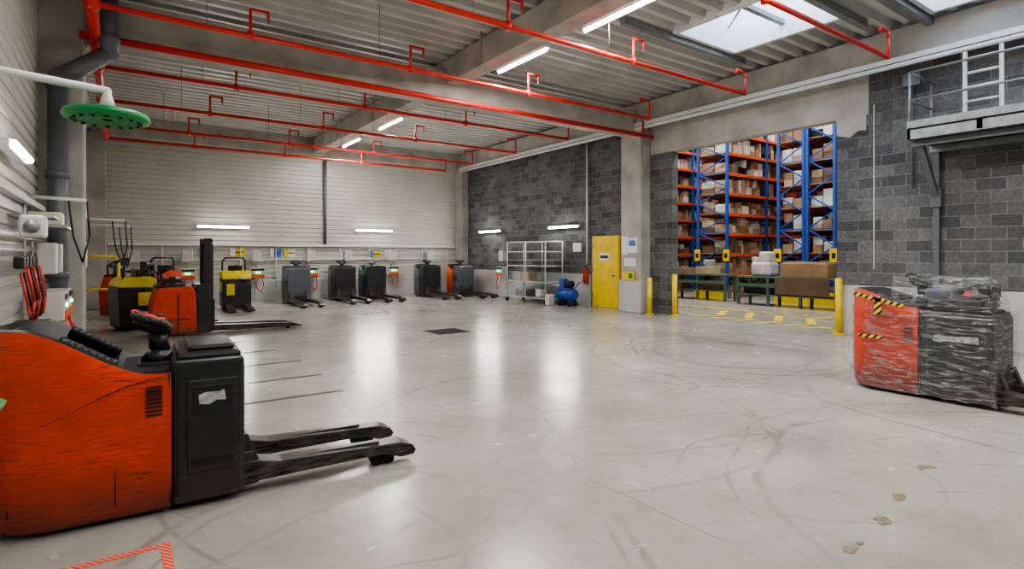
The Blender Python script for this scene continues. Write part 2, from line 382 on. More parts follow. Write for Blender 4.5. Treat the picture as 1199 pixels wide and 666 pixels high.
SKY = [(9.1, 11.0, 5.0, 7.2), (10.3, 12.1, 1.9, 3.9)]
b = B(); pitch = .36; prof = []; y = YF-.2
while y < YB+.2:
    prof += [(y, ZD-.14), (y+.12, ZD-.14), (y+.165, ZD), (y+.315, ZD)]
    y += pitch
t = bmesh.new()
for (ya, za), (yb, zb) in zip(prof, prof[1:]):
    xs = [(XL-.3, XR+.25)]
    for (sx0, sx1, sy0, sy1) in SKY:
        if sy0 < (ya+yb)/2 < sy1: xs = [(XL-.3, sx0), (sx1, XR+.25)]
    for a, c in xs:
        t.faces.new([t.verts.new(p) for p in ((a, ya, za), (c, ya, za), (c, yb, zb), (a, yb, zb))])
b.add(t, 'deck')
b.build('ceiling')
for i, (x0, x1, y0, y1) in enumerate(SKY):
    b = B(); w = .07
    for (a, c, d, e) in ((x0-w, x0+.02, y0-w, y1+w), (x1-.02, x1+w, y0-w, y1+w), (x0, x1, y0-w, y0+.02), (x0, x1, y1-.02, y1+w)):
        b.box(a, c, d, e, ZD-.2, ZD+.4, 'white')
    ym = (y0+y1)/2
    b.box(x0, x1, ym-.05, ym+.05, ZD+.05, ZD+.14, 'galv')
    b.box((x0+x1)/2-.03, (x0+x1)/2+.03, y0, y1, ZD+.34, ZD+.4, 'galv')
    b.tube([(x0+.3, y0, ZD+.2), (x0+.5, ym, ZD+.1), (x1-.2, y1, ZD+.3)], .02, 'galv', n=6)
    for yy in (y0-.16, y1+.16): b.box(x0-1.4, x1+.6, yy-.06, yy+.06, ZD-.30, ZD-.16, 'galv')
    b.build('window_%d' % (i+1))

# ------------------------------------------------------------------ lights
def tube_light(c, L, axis, watts, face, name='tube_light'):
    b = B(); cx, cy, cz = c
    f = Vector(face)
    h = [.05]*3
    h[0 if axis == 'x' else 1] = L/2
    b.box(cx-h[0], cx+h[0], cy-h[1], cy+h[1], cz-h[2], cz+h[2], 'white', .012)
    p = Vector(c)+f*.075
    a = Vector((L/2-.04, 0, 0)) if axis == 'x' else Vector((0, L/2-.04, 0))
    b.cyl(p-a, p+a, .035, 'tube', n=12)
    o = b.build(name)
    ld = bpy.data.lights.new(name+'_lamp', 'AREA'); ld.shape = 'RECTANGLE'; ld.size = L-.1; ld.size_y = .07
    ld.energy = watts; ld.color = (1.0, .98, .935)
    lo = bpy.data.objects.new('lamp', ld); scene.collection.objects.link(lo)
    z = -f; x = Vector((1, 0, 0)) if axis == 'x' else Vector((0, 1, 0)); yv = z.cross(x)
    R = Matrix((x, yv, z)).transposed().to_4x4()
    lo.matrix_world = Matrix.Translation(Vector(c)+f*.125) @ R
    lo.parent = o
    return o
D = (0, 0, -1)
for y in (6.55, 9.3, 16.1, 19.6): tube_light((6.78, y, 5.75), 1.75, 'y', 155, D)
for y in (3.8, 1.0, -2.0): tube_light((6.78, y, 5.75), 1.75, 'y', 140, D)  # row continued out of view: added tubes, not seen fixtures
for (x, y) in ((1.6, 0.6), (1.6, 4.2), (11.4, 0.3)): tube_light((x, y, 5.75), 1.75, 'y', 120, D)  # unseen extra tubes, added above the frame as further light sources
for x in (3.05, 8.6): tube_light((x, YB-.1, 2.68), 1.7 if x < 5 else 1.6, 'x', 72, (0, -1, 0))
for y in (19.6, 14.9): tube_light((XR-.1, y, 2.66), 1.6, 'y', 60, (-1, 0, 0))
tube_light((XL+.1, 7.75, 2.77), 1.3, 'y', 30, (1, 0, 0))

# ------------------------------------------------------------------ sprinkler pipework
def sprinkler_line(y, x0=-.3, x1=10.85, r=.04, z=5.1):
    b = B(); b.cyl((x0, y, z), (x1, y, z), r, 'redpipe')
    b.tube([(x1, y, z), (x1, y, z+.33), (x1, y, z+.45), (x1-.32, y, z+.45), (x1-.32, y, z+.36)], .024, 'redpipe')
    for x in (1.6, 4.3, 7.0):
        xx = x+((y*7) % 1)*.5
        b.tube([(xx, y, z), (xx, y, z+.42), (xx+.26, y, z+.42), (xx+.26, y, z+.30)], .022, 'redpipe')
        b.cyl((xx+.26, y, z+.30), (xx+.26, y, z+.24), .014, 'galv')
        b.cyl((xx, y, z-.06), (xx, y, z+.06), r*1.25, 'redpipe')
        xh = xx-.6 if not 6.0 < xx-.6 < 6.6 else 5.9
        b.cyl((xh, y, z), (xh, y, ZD-.15), .007, 'galv', n=6)
    b.build('sprinkler_pipe')
for y in (4.15, 6.84, 9.45, 12.53, 15.2, 18.0, 20.1): sprinkler_line(y, x0=(-.3 if y > 9 else 1.0))
b = B(); b.cyl((-.5, 10.9, 5.1), (XR-.15, 10.9, 5.1), .06, 'redpipe'); b.tube([(XR-.55, 10.9, 5.1), (XR-.55, 10.9, 5.5)], .03, 'redpipe')
b.cyl((-.3, 8.0, 5.1), (-.3, 20.2, 5.1), .075, 'redpipe')
for y in (9.45, 12.5, 15.2, 18): b.cyl((-.3, y-.07, 5.1), (-.3, y+.07, 5.1), .1, 'redpipe')
b.cyl((1.0, 3.0, 5.1), (1.0, 8.0, 5.1), .06, 'redpipe'); b.cyl((-.3, 8, 5.1), (1.0, 8, 5.1), .06, 'redpipe')
b.build('sprinkler_main_pipe')

b = B(); b.tube([(-.75, 10.8, 0.02), (-.75, 10.8, 4.35), (-.12, 10.8, 4.85), (-.12, 10.8, 5.7), (-.12, 11.1, 6.1)], .125, 'greypipe', n=20)
for z in (1.4, 2.9, 4.25): b.cyl((-.75, 10.8, z-.06), (-.75, 10.8, z+.06), .145, 'greypipe', n=20)
b.cyl((-.12, 10.8, 5.0), (-.12, 10.8, 5.14), .145, 'greypipe', n=20)
b.cyl((-.75, 10.8, .55), (-.75, 10.8, 1.0), .128, 'hazardx', n=20)
b.build('drain_downpipe')
b = B(); b.cyl((6.6, YB-.13, 2.1), (6.6, YB-.13, 5.4), .06, 'greypipe'); b.build('wall_downpipe')
b = B(); b.cyl((XR-.08, 13.75, 1.4), (XR-.08, 13.75, 5.4), .035, 'white'); b.build('wall_conduit')
b = B(); b.box(XR-.5, XR-.42, 0, YB-.65, 5.42, 5.52, 'white', .005); b.cyl((XR-.46, -.4, 5.36), (XR-.46, YB-.7, 5.36), .045, 'white')
b.build('cable_tray')
b = B(); b.box(6.9, 6.96, YF+.1, 20.8, 5.94, 5.98, 'galv'); b.build('lighting_track')

# ------------------------------------------------------------------ emergency shower
b = B()
b.tube([(XL+.1, 2.95, 0.02), (XL+.1, 2.95, 2.46), (-.04, 2.95, 2.40), (-.04, 2.95, 2.36)], .016, 'white')
b.cyl((-.04, 2.95, 2.31), (-.04, 2.95, 2.38), .036, 'offwhite', r2=.018)
rows = []
for r, z in ((.02, 2.32), (.10, 2.315), (.15, 2.305), (.158, 2.285), (.15, 2.27), (.02, 2.275)):
    rows.append([(-.04+r*math.cos(a), 2.95+r*math.sin(a), z) for a in [i*math.pi/16 for i in range(32)]])
b.grid(rows, ['green']*5, close=True)
for i in range(16):
    a = i*math.pi/8; b.cyl((-.04+.12*math.cos(a), 2.95+.12*math.sin(a), 2.262), (-.04+.12*math.cos(a), 2.95+.12*math.sin(a), 2.275), .008, 'black', n=6)
rows = []
for r, z in ((.01, 1.0), (.08, 1.01), (.12, 1.05), (.14, 1.09), (.12, 1.085), (.03, 1.03)):
    rows.append([(-.52+r*math.cos(a), 3.1+r*math.sin(a), z) for a in [i*math.pi/16 for i in range(32)]])
b.grid(rows, ['green']*5, close=True)
b.tube([(XL+.1, 2.95, .95), (-.6, 3.05, .95), (-.52, 3.1, 1.0)], .02, 'white')
b.build('emergency_shower')

# ------------------------------------------------------------------ pallet trucks
def sstep(a, c, x):
    t = max(0, min(1, (x-a)/(c-a))); return t*t*(3-2*t)

def pallet_truck(loc, rz, paint='red', boxm='dark', Ls=.93, Lb=.42, Lf=1.27, zh=1.25, zl=.93, zb=1.0, w=.39, name='pallet_truck', lever='redlight', label=True):
    b = B()
    xf = -Lb; xr = -Lb-Ls
    plan = []
    n = 12
    for i in range(n+1): plan.append((xf-(Ls-.34)*i/n, -w))
    for i in range(1, 11):
        a = math.pi/2*i/10
        plan.append((xr+.34-.34*math.sin(a), -w+.30-.30*math.cos(a)))
    half = plan[:]
    plan = half+[(x, -y) for x, y in half[::-1]]
    def nrm(i):
        a = plan[max(0, i-1)]; c = plan[min(len(plan)-1, i+1)]
        d = Vector((c[0]-a[0], c[1]-a[1], 0)); d.normalize(); return Vector((d.y, -d.x, 0))*-1
    prof_n = 8
    rows = [[] for _ in range(prof_n)]
    for i, p in enumerate(plan):
        nn = nrm(i)
        if nn.dot(Vector((p[0]-(xf+xr)/2, p[1], 0))) < 0 and abs(p[1]) > .05: nn = -nn
        if abs(p[1]) <= .1: nn = Vector((-1, 0, 0))
        t = (xf-p[0])/Ls
        zt = zl+(zh-zl)*sstep(.08, .85, t)
        lv = [(.035, -.03), (.09, 0), (.40, .014), (.75*zt, .012), (zt-.06, 0), (zt-.008, -.015), (zt, -.055), (.2, -.075)]
        for k, (z, off) in enumerate(lv):
            q = Vector((p[0], p[1], z))+nn*off; rows[k].append(q)
    b.grid(rows, [paint]*5+['black', 'black'])
    b.box(xr+.12, xf, -w+.06, w-.06, .14, .22, 'rubber', .01)
    b.box(xf-.26, xf, -w+.05, w-.05, .2, zl-.005, paint, .02)
    b.box(xf-.27, xf+.01, -w+.06, w-.06, zl-.02, zl+.012, 'black', .008)
    b.box(xr+.07, xr+.14, -.22, .22, zh-.32, zh-.03, 'black', .03)
    for s in (-1, 1):
        pts = []
        for k in range(9):
            x = xf-.30-(Ls-.66)*k/8; t = (xf-x)/Ls
            pts.append((x, s*(w-.085), zl+(zh-zl)*sstep(.08, .85, t)-.01))
        b.tube(pts, .032, 'black', n=8)
    b.box(-Lb, 0, -w, w, .04, zb, boxm, .035, 3)
    b.box(-Lb+.03, -.02, -w+.02, w-.02, zb-.01, zb+.035, 'black', .02)
    b.box(-Lb+.10, -.05, -w+.14, w-.12, zb+.03, zb+.07, 'black', .02)
    for s in (-1, 1):
        yy = s*w
        b.box(-Lb+.09, -.05, yy-.012, yy+.012, .24, .86, boxm, .01)
        b.box(-Lb+.11, -.07, yy-.016, yy+.016, .28, .34, 'black', .004)
        b.box(-Lb+.12, -.075, yy-.017, yy+.017, .62, .82, 'black', .006)
        if label:
            ya, yb_ = sorted((yy-s*.001, yy+s*.0185))
            b.prism([(-Lb+.16, .70), (-Lb+.155, .76), (-Lb+.2, .775), (-Lb+.28, .77), (-.13, .785), (-.12, .71), (-Lb+.26, .715), (-Lb+.22, .69)], 'y', ya, yb_, 'tornpaper')
        b.box(-Lb+.02, -Lb+.045, yy-.006, yy+.006, .1, .95, 'black')
        for k in range(8):
            b.box(xf-.14, xf-.05, min(s*(w+.006), s*(w+.018)), max(s*(w+.006), s*(w+.018)), .66+k*.025, .672+k*.025, 'black')
        pts = []
        for k in range(13):
            t = k/12; pts.append((xf-.04-.62*t, s*(w+.010), .90-.22*math.sin(t*math.pi*.5)*t))
        b.tube(pts, .0035, 'black', n=6)
        b.cyl((xf-.30, s*(w+.009), .12), (xf-.30, s*(w+.010), .70), .003, 'black', n=6)
        b.cyl((xf-.008, s*(w-.004), .08), (xf-.008, s*(w-.004), zl), .008, 'black', n=6)
    b.cyl((xf-.25, -.09, .11), (xf-.25, .09, .11), .11, 'rubber', n=20)
    for s in (-1, 1): b.cyl((xr+.28, s*.24-.04, .075), (xr+.28, s*.24+.04, .075), .075, 'rubber', n=16)
    for s in (-1, 1):
        yc = s*.26; hw = .088
        side = [(-.02, .085), (-.02, .235), (.10, .225), (.25, .195), (Lf-.12, .165), (Lf-.03, .13), (Lf, .085), (Lf-.02, .05), (Lf-.13, .045), (Lf-.25, .085), (Lf-.45, .095), (.1, .085)]
        b.prism(side, 'y', yc-hw, yc+hw, 'steel', .008)
        b.prism([(-.03, .05), (-.03, .42), (.03, .42), (.10, .23), (.10, .06)], 'y', yc-.05, yc+.05, 'dark', .006)
        b.box(.2, Lf-.3, yc-.03, yc+.03, .17, .19, 'steel')
        for k in (0, 1): b.cyl((Lf-.22-.10*k, yc-.05, .042), (Lf-.22-.10*k, yc+.05, .042), .042, 'rubber', n=14)
    b.box(-.02, .06, -.34, .34, .12, .30, 'dark', .01)
    tx = xf-.05
    b.box(tx-.14, tx+.08, -.13, .13, zl, zl+.03, 'black', .012)
    b.cyl((tx-.02, 0, zl+.02), (tx-.01, 0, zl+.10), .11, 'black', r2=.07, n=20)
    b.cyl((tx-.01, 0, zl+.08), (tx-.03, 0, zl+.24), .065, 'black', r2=.055, n=18)
    R = Matrix.Rotation(math.radians(18), 4, 'Y')
    b.sph((tx-.05, 0, zl+.27), .115, 'black', (1.15, .8, .5), R=R)
    for s in (-1, 1):
        pts = [(tx+.03, s*.05, zl+.27), (tx-.01, s*.15, zl+.30), (tx-.09, s*.17, zl+.33), (tx-.15, s*.11, zl+.35), (tx-.16, 0, zl+.355)]
        b.tube(pts, .026, 'black', n=10)
        b.sph((tx-.02, s*.14, zl+.325), .03, lever if s < 0 else 'black', (1.3, .7, .6))
    b.sph((tx-.08, 0, zl+.33), .052, lever, (1.3, 1, .5), R=R)
    b.box(tx-.18, tx-.14, -.05, .05, zl+.33, zl+.385, lever, .012)
    return b.build(name, loc, rz)

pallet_truck((.74, 4.66, 0), math.radians(-2.5), Ls=.95, Lb=.44, Lf=1.3)

def wrapped():
    o = pallet_truck((8.12, 1.95, 0), math.radians(-90), Ls=.80, Lb=.70, Lf=1.2, zh=1.27, zl=1.08, zb=1.0, w=.375, boxm='dark', lever='black')
    b = B()
    b.box(7.84, 8.42, 2.05, 2.62, 1.072, 1.2, 'dark', .03)
    b.box(7.86, 8.2, 2.35, 2.62, 1.18, 1.3, 'gtruck', .02)
    b.box(8.1, 8.45, 2.05, 2.5, 1.18, 1.36, 'black', .03)
    b.box(7.9, 8.1, 2.2, 2.26, 1.2, 1.28, 'redlight', .02); b.box(7.88, 8.05, 2.5, 2.56, 1.28, 1.32, 'blue', .01)
    b.tube([(7.85, 2.1, 1.2), (7.95, 2.2, 1.34), (8.2, 2.15, 1.38), (8.4, 2.5, 1.36)], .02, 'black')
    b.build('strapped_load')
    b = B()
    rnd = random.Random(3)
    zs = [.05, .16, .28, .4, .52, .64, .76, .88, 1.0]
    rows = []
    def ring(z, g, x0=7.745, x1=8.495, y0=1.95, y1=3.45, ch=.26):
        pts = []
        c = [(x0-g, y0-g), (x1+g, y0-g), (x1+g, y1-ch), (x1-ch*.35, y1-ch*.35), (x1-ch, y1+g), (x0+ch, y1+g), (x0+ch*.35, y1-ch*.35), (x0-g, y1-ch)]
        for i in range(8):
            a, d = c[i], c[(i+1) % 8]
            nk = 14 if i in (0, 1, 7) else 4
            for k in range(nk):
                t = k/nk; pts.append((a[0]+(d[0]-a[0])*t+rnd.uniform(-.010, .010), a[1]+(d[1]-a[1])*t+rnd.uniform(-.010, .010), z+rnd.uniform(-.025, .025)))
        return pts
    for z in zs: rows.append(ring(z, .032))
    rows[0] = [(x, y, max(z, .02)) for x, y, z in rows[0]]
    rows.append([(x, y, 1.05+.2*sstep(2.6, 3.2, y)+rnd.uniform(-.015, .015)) for (x, y, z) in ring(1, .025)])
    b.grid(rows, ['wrap']*(len(rows)-1), close=True, smooth=False)
    rows = []
    for z, g in ((1.04, .0), (1.14, -.01), (1.24, -.025), (1.36, -.06), (1.42, -.14), (1.43, -.28)):
        rows.append(ring(z, g, 7.78, 8.5, 1.98, 2.95, .03))
    b.grid(rows, ['wrap']*5, close=True, smooth=False)
    b.box(7.695, 7.703, 2.78, 3.34, 1.12, 1.165, 'hazard', R=Matrix.Rotation(.22, 4, 'X'))
    b.box(7.695, 7.703, 3.02, 3.10, .96, 1.18, 'hazard')
    b.box(7.69, 7.70, 3.0, 3.28, .66, .70, 'hazard')
    b.build('stretch_wrap_film')
wrapped()

for (x, y, p, bx) in ((5.1, 20.0, 'gtruck', 'gtruck'), (6.85, 20.4, 'gtruck', 'dark'), (8.05, 20.4, 'gtruck', 'dark'),
                      (10.35, 20.3, 'gtruck', 'dark'), (11.75, 20.0, 'orange', 'gtruck')):
    pallet_truck((x, y, 0), math.radians(-90+random.uniform(-2, 2)), paint=p, boxm=bx, Ls=.75, zh=1.3, zl=1.1, zb=1.22, Lf=1.9, label=False, lever='black')

def stacker(loc, rz, paint='red', mast=2.05, name='stacker_truck', hood=1.02, Lf=1.9):
    b = B(); w = .4
    b.prism([(-1.05, .06), (-1.08, .7), (-.98, hood), (-.35, hood+.02), (-.28, hood-.12), (-.25, .06)], 'y', -w, w, paint, .04)
    b.prism([(-1.0, hood-.01), (-.98, hood+.06), (-.5, hood+.07), (-.42, hood-.01)], 'y', -w+.08, w-.06, 'black', .02)
    b.box(-.27, -.02, -w, w, .05, hood+.05, 'dark', .025)
    for s in (-1, 1):
        b.box(-.12, .02, s*.28-.045, s*.28+.045, .05, mast, 'dark', .008)
        b.box(-.02, .06, s*.22-.03, s*.22+.03, .1, mast-.12, 'black', .006)
        b.cyl((-.05, s*.16, .3), (-.05, s*.16, mast-.25), .03, 'steel')
        yc = s*.26
        b.prism([(0, .07), (0, .2), (Lf-.25, .14), (Lf, .07), (Lf, .04), (Lf-.2, .04)], 'y', yc-.085, yc+.085, 'steel', .008)
        b.box(.02, .08, yc-.06, yc+.06, .1, .75, 'dark', .008)
        b.cyl((Lf-.3, yc-.05, .045), (Lf-.3, yc+.05, .045), .045, 'rubber')
    for z in (.5, 1.2, mast-.06): b.box(-.1, .04, -.32, .32, z-.04, z+.04, 'dark', .008)
    b.box(.02, .05, -.3, .3, .68, .76, 'dark', .006)
    b.tube([(-.9, -.3, hood), (-.9, -.3, hood+.3), (-.7, -.3, hood+.42), (-.7, .3, hood+.42), (-.9, .3, hood+.3), (-.9, .3, hood)], .022, 'black')
    b.box(-.72, -.62, -.1, .12, hood, hood+.22, 'black', .02)
    b.tube([(-.8, 0, hood), (-.86, 0, hood+.25), (-.95, .12, hood+.3), (-.95, -.12, hood+.3), (-.86, 0, hood+.25)], .025, 'black')
    b.cyl((-.8, -.1, .12), (-.8, .1, .12), .12, 'rubber', n=18)
    b.box(-.9, -.4, -w-.012, -w+.01, .35, .37, 'black'); b.box(-.62, -.6, -w-.012, -w+.01, .1, .9, 'black')
    return b.build(name, loc, rz)
stacker((1.6, 13.8, 0), math.radians(2))

def rider(loc, rz, paint='ytruck', name='stand_on_order_picker'):
    b = B(); w = .4
    b.prism([(-.95, .06), (-1.0, .95), (-.9, 1.15), (-.55, 1.18), (-.5, .06)], 'y', -w, w, 'black', .04)
    b.prism([(-.5, .06), (-.52, .98), (-.1, .92), (0, .8), (0, .06)], 'y', -w, w, 'dark', .03)
    b.prism([(-.99, .97), (-.9, 1.18), (-.35, 1.2), (-.12, 1.02), (-.1, .93), (-.5, .96)], 'y', -w-.015, w+.015, paint, .03)
    b.box(-.62, -.2, -w-.02, -w+.02, .55, .85, paint, .015); b.box(-.62, -.2, w-.02, w+.02, .55, .85, paint, .015)
    b.box(-.02, .02, -.3, -.08, .45, .8, paint, .01)
    b.tube([(-.9, -.33, 1.1), (-.85, -.33, 1.5), (-.75, -.25, 1.6), (-.75, .25, 1.6), (-.85, .33, 1.5), (-.9, .33, 1.1)], .025, 'black')
    b.box(-.6, -.5, -.2, .2, 1.18, 1.36, 'black', .02)
    b.cyl((-.45, 0, 1.18), (-.35, 0, 1.32), .03, 'black'); b.sph((-.34, 0, 1.33), .07, 'black', (.5, 1.6, .6))
    b.box(-.1, .0, .1, .3, .93, 1.0, 'offwhite', .01)
    for s in (-1, 1):
        b.prism([(0, .06), (0, .18), (1.0, .12), (1.15, .06), (1.1, .03)], 'y', s*.25-.085, s*.25+.085, 'steel', .008)
        b.cyl((-.8, s*.3-.05, .12), (-.8, s*.3+.05, .12), .12, 'rubber', n=18)
        b.cyl((-.15, s*.34-.05, .1), (-.15, s*.34+.05, .1), .1, 'rubber', n=18)
    return b.build(name, loc, rz)
rider((3.0, 19.0, 0), math.radians(-92))
rider((.85, 15.6, 0), math.radians(15))
stacker((.7, 18.6, 0), math.radians(-20), mast=1.5, hood=1.1, Lf=1.0)
rider((1.3, 20.4, 0), math.radians(-80), paint='red')

b = B()
b.tube([(-.75, 18, 0.0), (-.75, 18, 1.55), (-.65, 18, 1.65), (-.1, 18, 1.65), (0, 18, 1.55), (0, 18, 0)], .035, 'yellow')
b.cyl((-.75, 18, .8), (0, 18, .8), .03, 'yellow')
for x in (-.75, 0): b.box(x-.1, x+.1, 17.9, 18.1, 0, .015, 'yellow')
b.build('yellow_guard_rail')

# ------------------------------------------------------------------ chargers + services on back wall
b = B(); b.box(-.3, 12.4, YB-.14, YB-.02, 2.0, 2.09, 'white', .008); b.box(-.3, 12.4, YB-.1, YB-.02, 1.5, 1.54, 'white', .005)
for x in [i*1.2 for i in range(1, 11)]: b.cyl((x, YB-.09, .5), (x, YB-.09, 2.0), .018, 'white', n=8)
b.build('cable_trunking')
def charger(x, y, rz=0, col='orange'):
    b = B()
    b.box(-.24, .24, -.14, .14, .86, 1.22, 'offwhite', .02)
    b.box(-.22, .22, -.155, -.12, .87, .99, col, .01)
    b.box(-.22, .22, -.155, -.12, 1.12, 1.20, 'dark', .01)
    b.box(-.08, .08, -.165, -.13, 1.03, 1.07, 'led')
    b.tube([(.15, -.1, .88), (.18, -.2, .6), (.1, -.25, .35), (-.05, -.22, .5), (-.1, -.12, .88)], .015, 'redlight', n=6)
    b.box(-.02, .02, .1, .2, .9, 1.3, 'galv')
    b.box(-.16, .16, -.05, .14, 1.45, 1.85, 'offwhite', .015)
    return b.build('battery_charger', (x, y, 0), rz)
for x in (.4, 1.9, 4.1, 6.0, 7.45, 9.3, 11.1): charger(x, YB-.35)
charger(XR-.35, 18.4, math.radians(-90))
def sign(name, x0, x1, z0, z1, m, m2=None):
    b = B(); b.box(x0, x1, YB-.035, YB-.005, z0, z1, m)
    if m2: b.box(x0, x0+(x1-x0)*.35, YB-.045, YB-.03, z0, z1, m2)
    b.box(x0+.1, x1-.04, YB-.04, YB-.03, (z0+z1)/2-.02, (z0+z1)/2+.02, 'black')
    b.build(name)
sign('wall_sign', 3.25, 3.75, 1.65, 1.92, 'yellow', 'paper'); sign('wall_sign', 4.6, 5.0, 1.6, 1.92, 'blueglass', 'paper')
sign('wall_sign', 5.1, 5.5, 1.6, 1.92, 'paper', 'yellow'); sign('wall_sign', 8.4, 8.9, 1.6, 1.85, 'yellow', 'blueglass')
sign('wall_sign', 9.1, 9.4, 1.6, 1.9, 'paper'); sign('wall_sign', 2.3, 2.6, 1.6, 1.95, 'paper', 'blueglass')

# ------------------------------------------------------------------ right wall furniture
b = B()
b.box(XR-.06, XR-.005, 12.3, 13.52, 0, 2.3, 'yellow', .006)
b.box(XR-.085, XR-.05, 12.34, 13.48, .01, 2.26, 'yellow', .004)
for z in (.4, 1.2, 2.0): b.cyl((XR-.1, 13.46, z-.07), (XR-.1, 13.46, z+.07), .014, 'galv')
b.box(XR-.13, XR-.08, 12.45, 12.6, 1.02, 1.06, 'galv', .01); b.box(XR-.1, XR-.08, 12.7, 13.15, 1.5, 1.75, 'paper')
b.box(XR-.103, XR-.1, 12.75, 13.1, 1.58, 1.67, 'black')
b.build('door_1')
b = B()
b.box(XR-.43, XR-.402, 11.25, 11.6, 1.75, 2.2, 'paper'); b.box(XR-.43, XR-.402, 11.62, 11.85, 1.7, 2.25, 'paper'); b.box(XR-.43, XR-.402, 11.3, 11.75, 1.35, 1.6, 'paper')
b.box(XR-.432, XR-.41, 11.3, 11.55, 1.95, 2.12, 'blueglass'); b.build('notice_board')
b = B(); b.box(XR-.50, XR-.47, 11.3, 11.75, .95, 1.2, 'yellow'); b.box(XR-.505, XR-.47, 11.35, 11.5, 1.0, 1.15, 'green'); b.build('safety_sign')
b = B(); b.box(XR-.04, XR, 14.1, 14.5, 1.8, 2.1, 'paper'); b.build('wall_sign')
b = B(); x0, x1, y0, y1, H = 11.75, 12.5, 14.75, 17.0, 2.15
for x in (x0, x1):
    for y in (y0, (y0+y1)/2, y1): b.cyl((x, y, .14), (x, y, H), .022, 'offwhite', n=10)
for z in (.2, .75, 1.3, 1.8, H):
    for x in (x0, x1): b.cyl((x, y0, z), (x, y1, z), .018, 'offwhite', n=8)
    for y in (y0, (y0+y1)/2, y1): b.cyl((x0, y, z), (x1, y, z), .018, 'offwhite', n=8)
for z in (.2, .75, 1.5): b.box(x0, x1, y0, y1, z-.01, z+.012, 'galv')
for x in (x0, x1):
    for y in (y0, y1): b.cyl((x, y-.02, .07), (x, y+.02, .07), .07, 'rubber')
b.box(11.9, 12.3, 15.9, 16.4, .77, 1.05, 'card2', .01); b.box(11.9, 12.2, 15.2, 15.5, .22, .5, 'offwhite', .03)
b.box(11.9, 12.35, 16.1, 16.7, .22, .45, 'galv', .02)
b.build('shelf_trolley')
b = B()
b.cyl((12.15, 13.75, .38), (12.15, 14.45, .38), .19, 'blue', n=24); b.sph((12.15, 13.75, .38), .19, 'blue', (1, .4, 1)); b.sph((12.15, 14.45, .38), .19, 'blue', (1, .4, 1))
b.box(12.02, 12.28, 13.85, 14.35, .55, .6, 'blue', .01)
b.cyl((12.15, 13.85, .72), (12.15, 14.1, .72), .12, 'black', n=18); b.box(12.05, 12.25, 14.15, 14.4, .6, .9, 'blue', .03)
for y in (13.85, 14.35): b.cyl((12.02, y, .1), (12.08, y, .1), .1, 'rubber'); b.cyl((12.24, y, .1), (12.3, y, .1), .1, 'rubber'); b.box(12.05, 12.25, y-.02, y+.02, .08, .22, 'blue')
b.tube([(12.15, 13.7, .6), (12.15, 13.5, .8), (12.15, 13.45, .8)], .015, 'black')
b.build('air_compressor')
b = B()
b.cyl((XR-.15, 13.75, .75), (XR-.15, 13.75, 1.2), .085, 'redlight', n=20); b.sph((XR-.15, 13.75, 1.2), .085, 'redlight', (1, 1, .6)); b.cyl((XR-.15, 13.75, 1.23), (XR-.15, 13.75, 1.33), .02, 'black')
b.box(XR-.2, XR-.1, 13.73, 13.85, 1.3, 1.33, 'black'); b.tube([(XR-.15, 13.75, 1.28), (XR-.25, 13.72, 1.15), (XR-.24, 13.72, .9)], .012, 'black'); b.box(XR-.07, XR-.05, 13.7, 13.8, .8, 1.2, 'galv')
b.build('fire_extinguisher')
b = B(); b.box(11.62, 11.87, 14.4, 14.63, 0, .38, 'bag', .05, 3); b.cyl((11.74, 14.51, .38), (11.74, 14.51, .43), .04, 'redlight'); b.build('jerry_can')

def bollard(x, y, h=1.15, name='yellow_bollard'):
    b = B(); b.cyl((x, y, 0), (x, y, h-.04), .07, 'yellow', n=20); b.sph((x, y, h-.04), .07, 'yellow', (1, 1, .6)); b.cyl((x, y, 0), (x, y, .015), .13, 'yellow', n=20)
    for a in range(4): b.cyl((x+.1*math.cos(a*1.57+.7), y+.1*math.sin(a*1.57+.7), .01), (x+.1*math.cos(a*1.57+.7), y+.1*math.sin(a*1.57+.7), .03), .012, 'galv', n=6)
    b.build(name)
bollard(12.35, 10.75, 1.05); bollard(12.75, 10.2, 1.15); bollard(12.65, 5.78, 1.2)

# ------------------------------------------------------------------ steel platform
b = B(); px0, px1, py0, py1, zt, zb = 11.6, XR-.005, .6, 4.14, 3.97, 3.76
b.box(px0, px0+.06, py0, py1, zb, zt, 'galv', .006); b.box(px0, px1, py1-.06, py1, zb, zt, 'galv', .006); b.box(px0, px1, py0, py0+.06, zb, zt, 'galv')
b.box(px0, px1, py0, py1, zt-.04, zt-.01, 'galv')
for y in (1.4, 2.2, 3.1): b.box(px0, px1, y-.04, y+.04, zb+.02, zt-.04, 'greypipe')
b.box(px1-.14, px1-.02, py0, py1, zb-.12, zb, 'galv'); b.box(px0+.2, px0+.3, py0, py1, zb-.1, zb, 'greypipe')
for z in (zt+.5, zt+1.0):
    b.cyl((px0+.03, py0, z), (px0+.03, py1-.03, z), .02, 'galv'); b.cyl((px0+.03, py1-.03, z), (px1, py1-.03, z), .02, 'galv')
b.box(px0, px0+.01, py0, py1, zt, zt+.12, 'galv')
for y in (py1-.03, 2.3, .8): b.cyl((px0+.03, y, zb), (px0+.03, y, zt+1.0), .022, 'galv')
b.cyl((px1-.15, py1-.03, zt), (px1-.15, py1-.03, zt+1), .022, 'galv')
for y in (4.05, .9):
    a = Vector((px0+.3, y, zb)); c = Vector((px1-.05, y, 2.75))
    d = (c-a); R = d.to_track_quat('X', 'Z').to_matrix().to_4x4()
    m_ = (a+c)/2; b.box(m_.x-d.length/2, m_.x+d.length/2, y-.05, y+.05, m_.z-.05, m_.z+.05, 'greypipe', R=R)
    b.box(px1-.1, px1, y-.05, y+.05, 1.1, zb, 'greypipe', .005)
    b.box(px1-.14, px1, y-.09, y+.09, 2.6, 2.95, 'greypipe', .005)
b.build('steel_platform')
b = B(); lx = 12.15
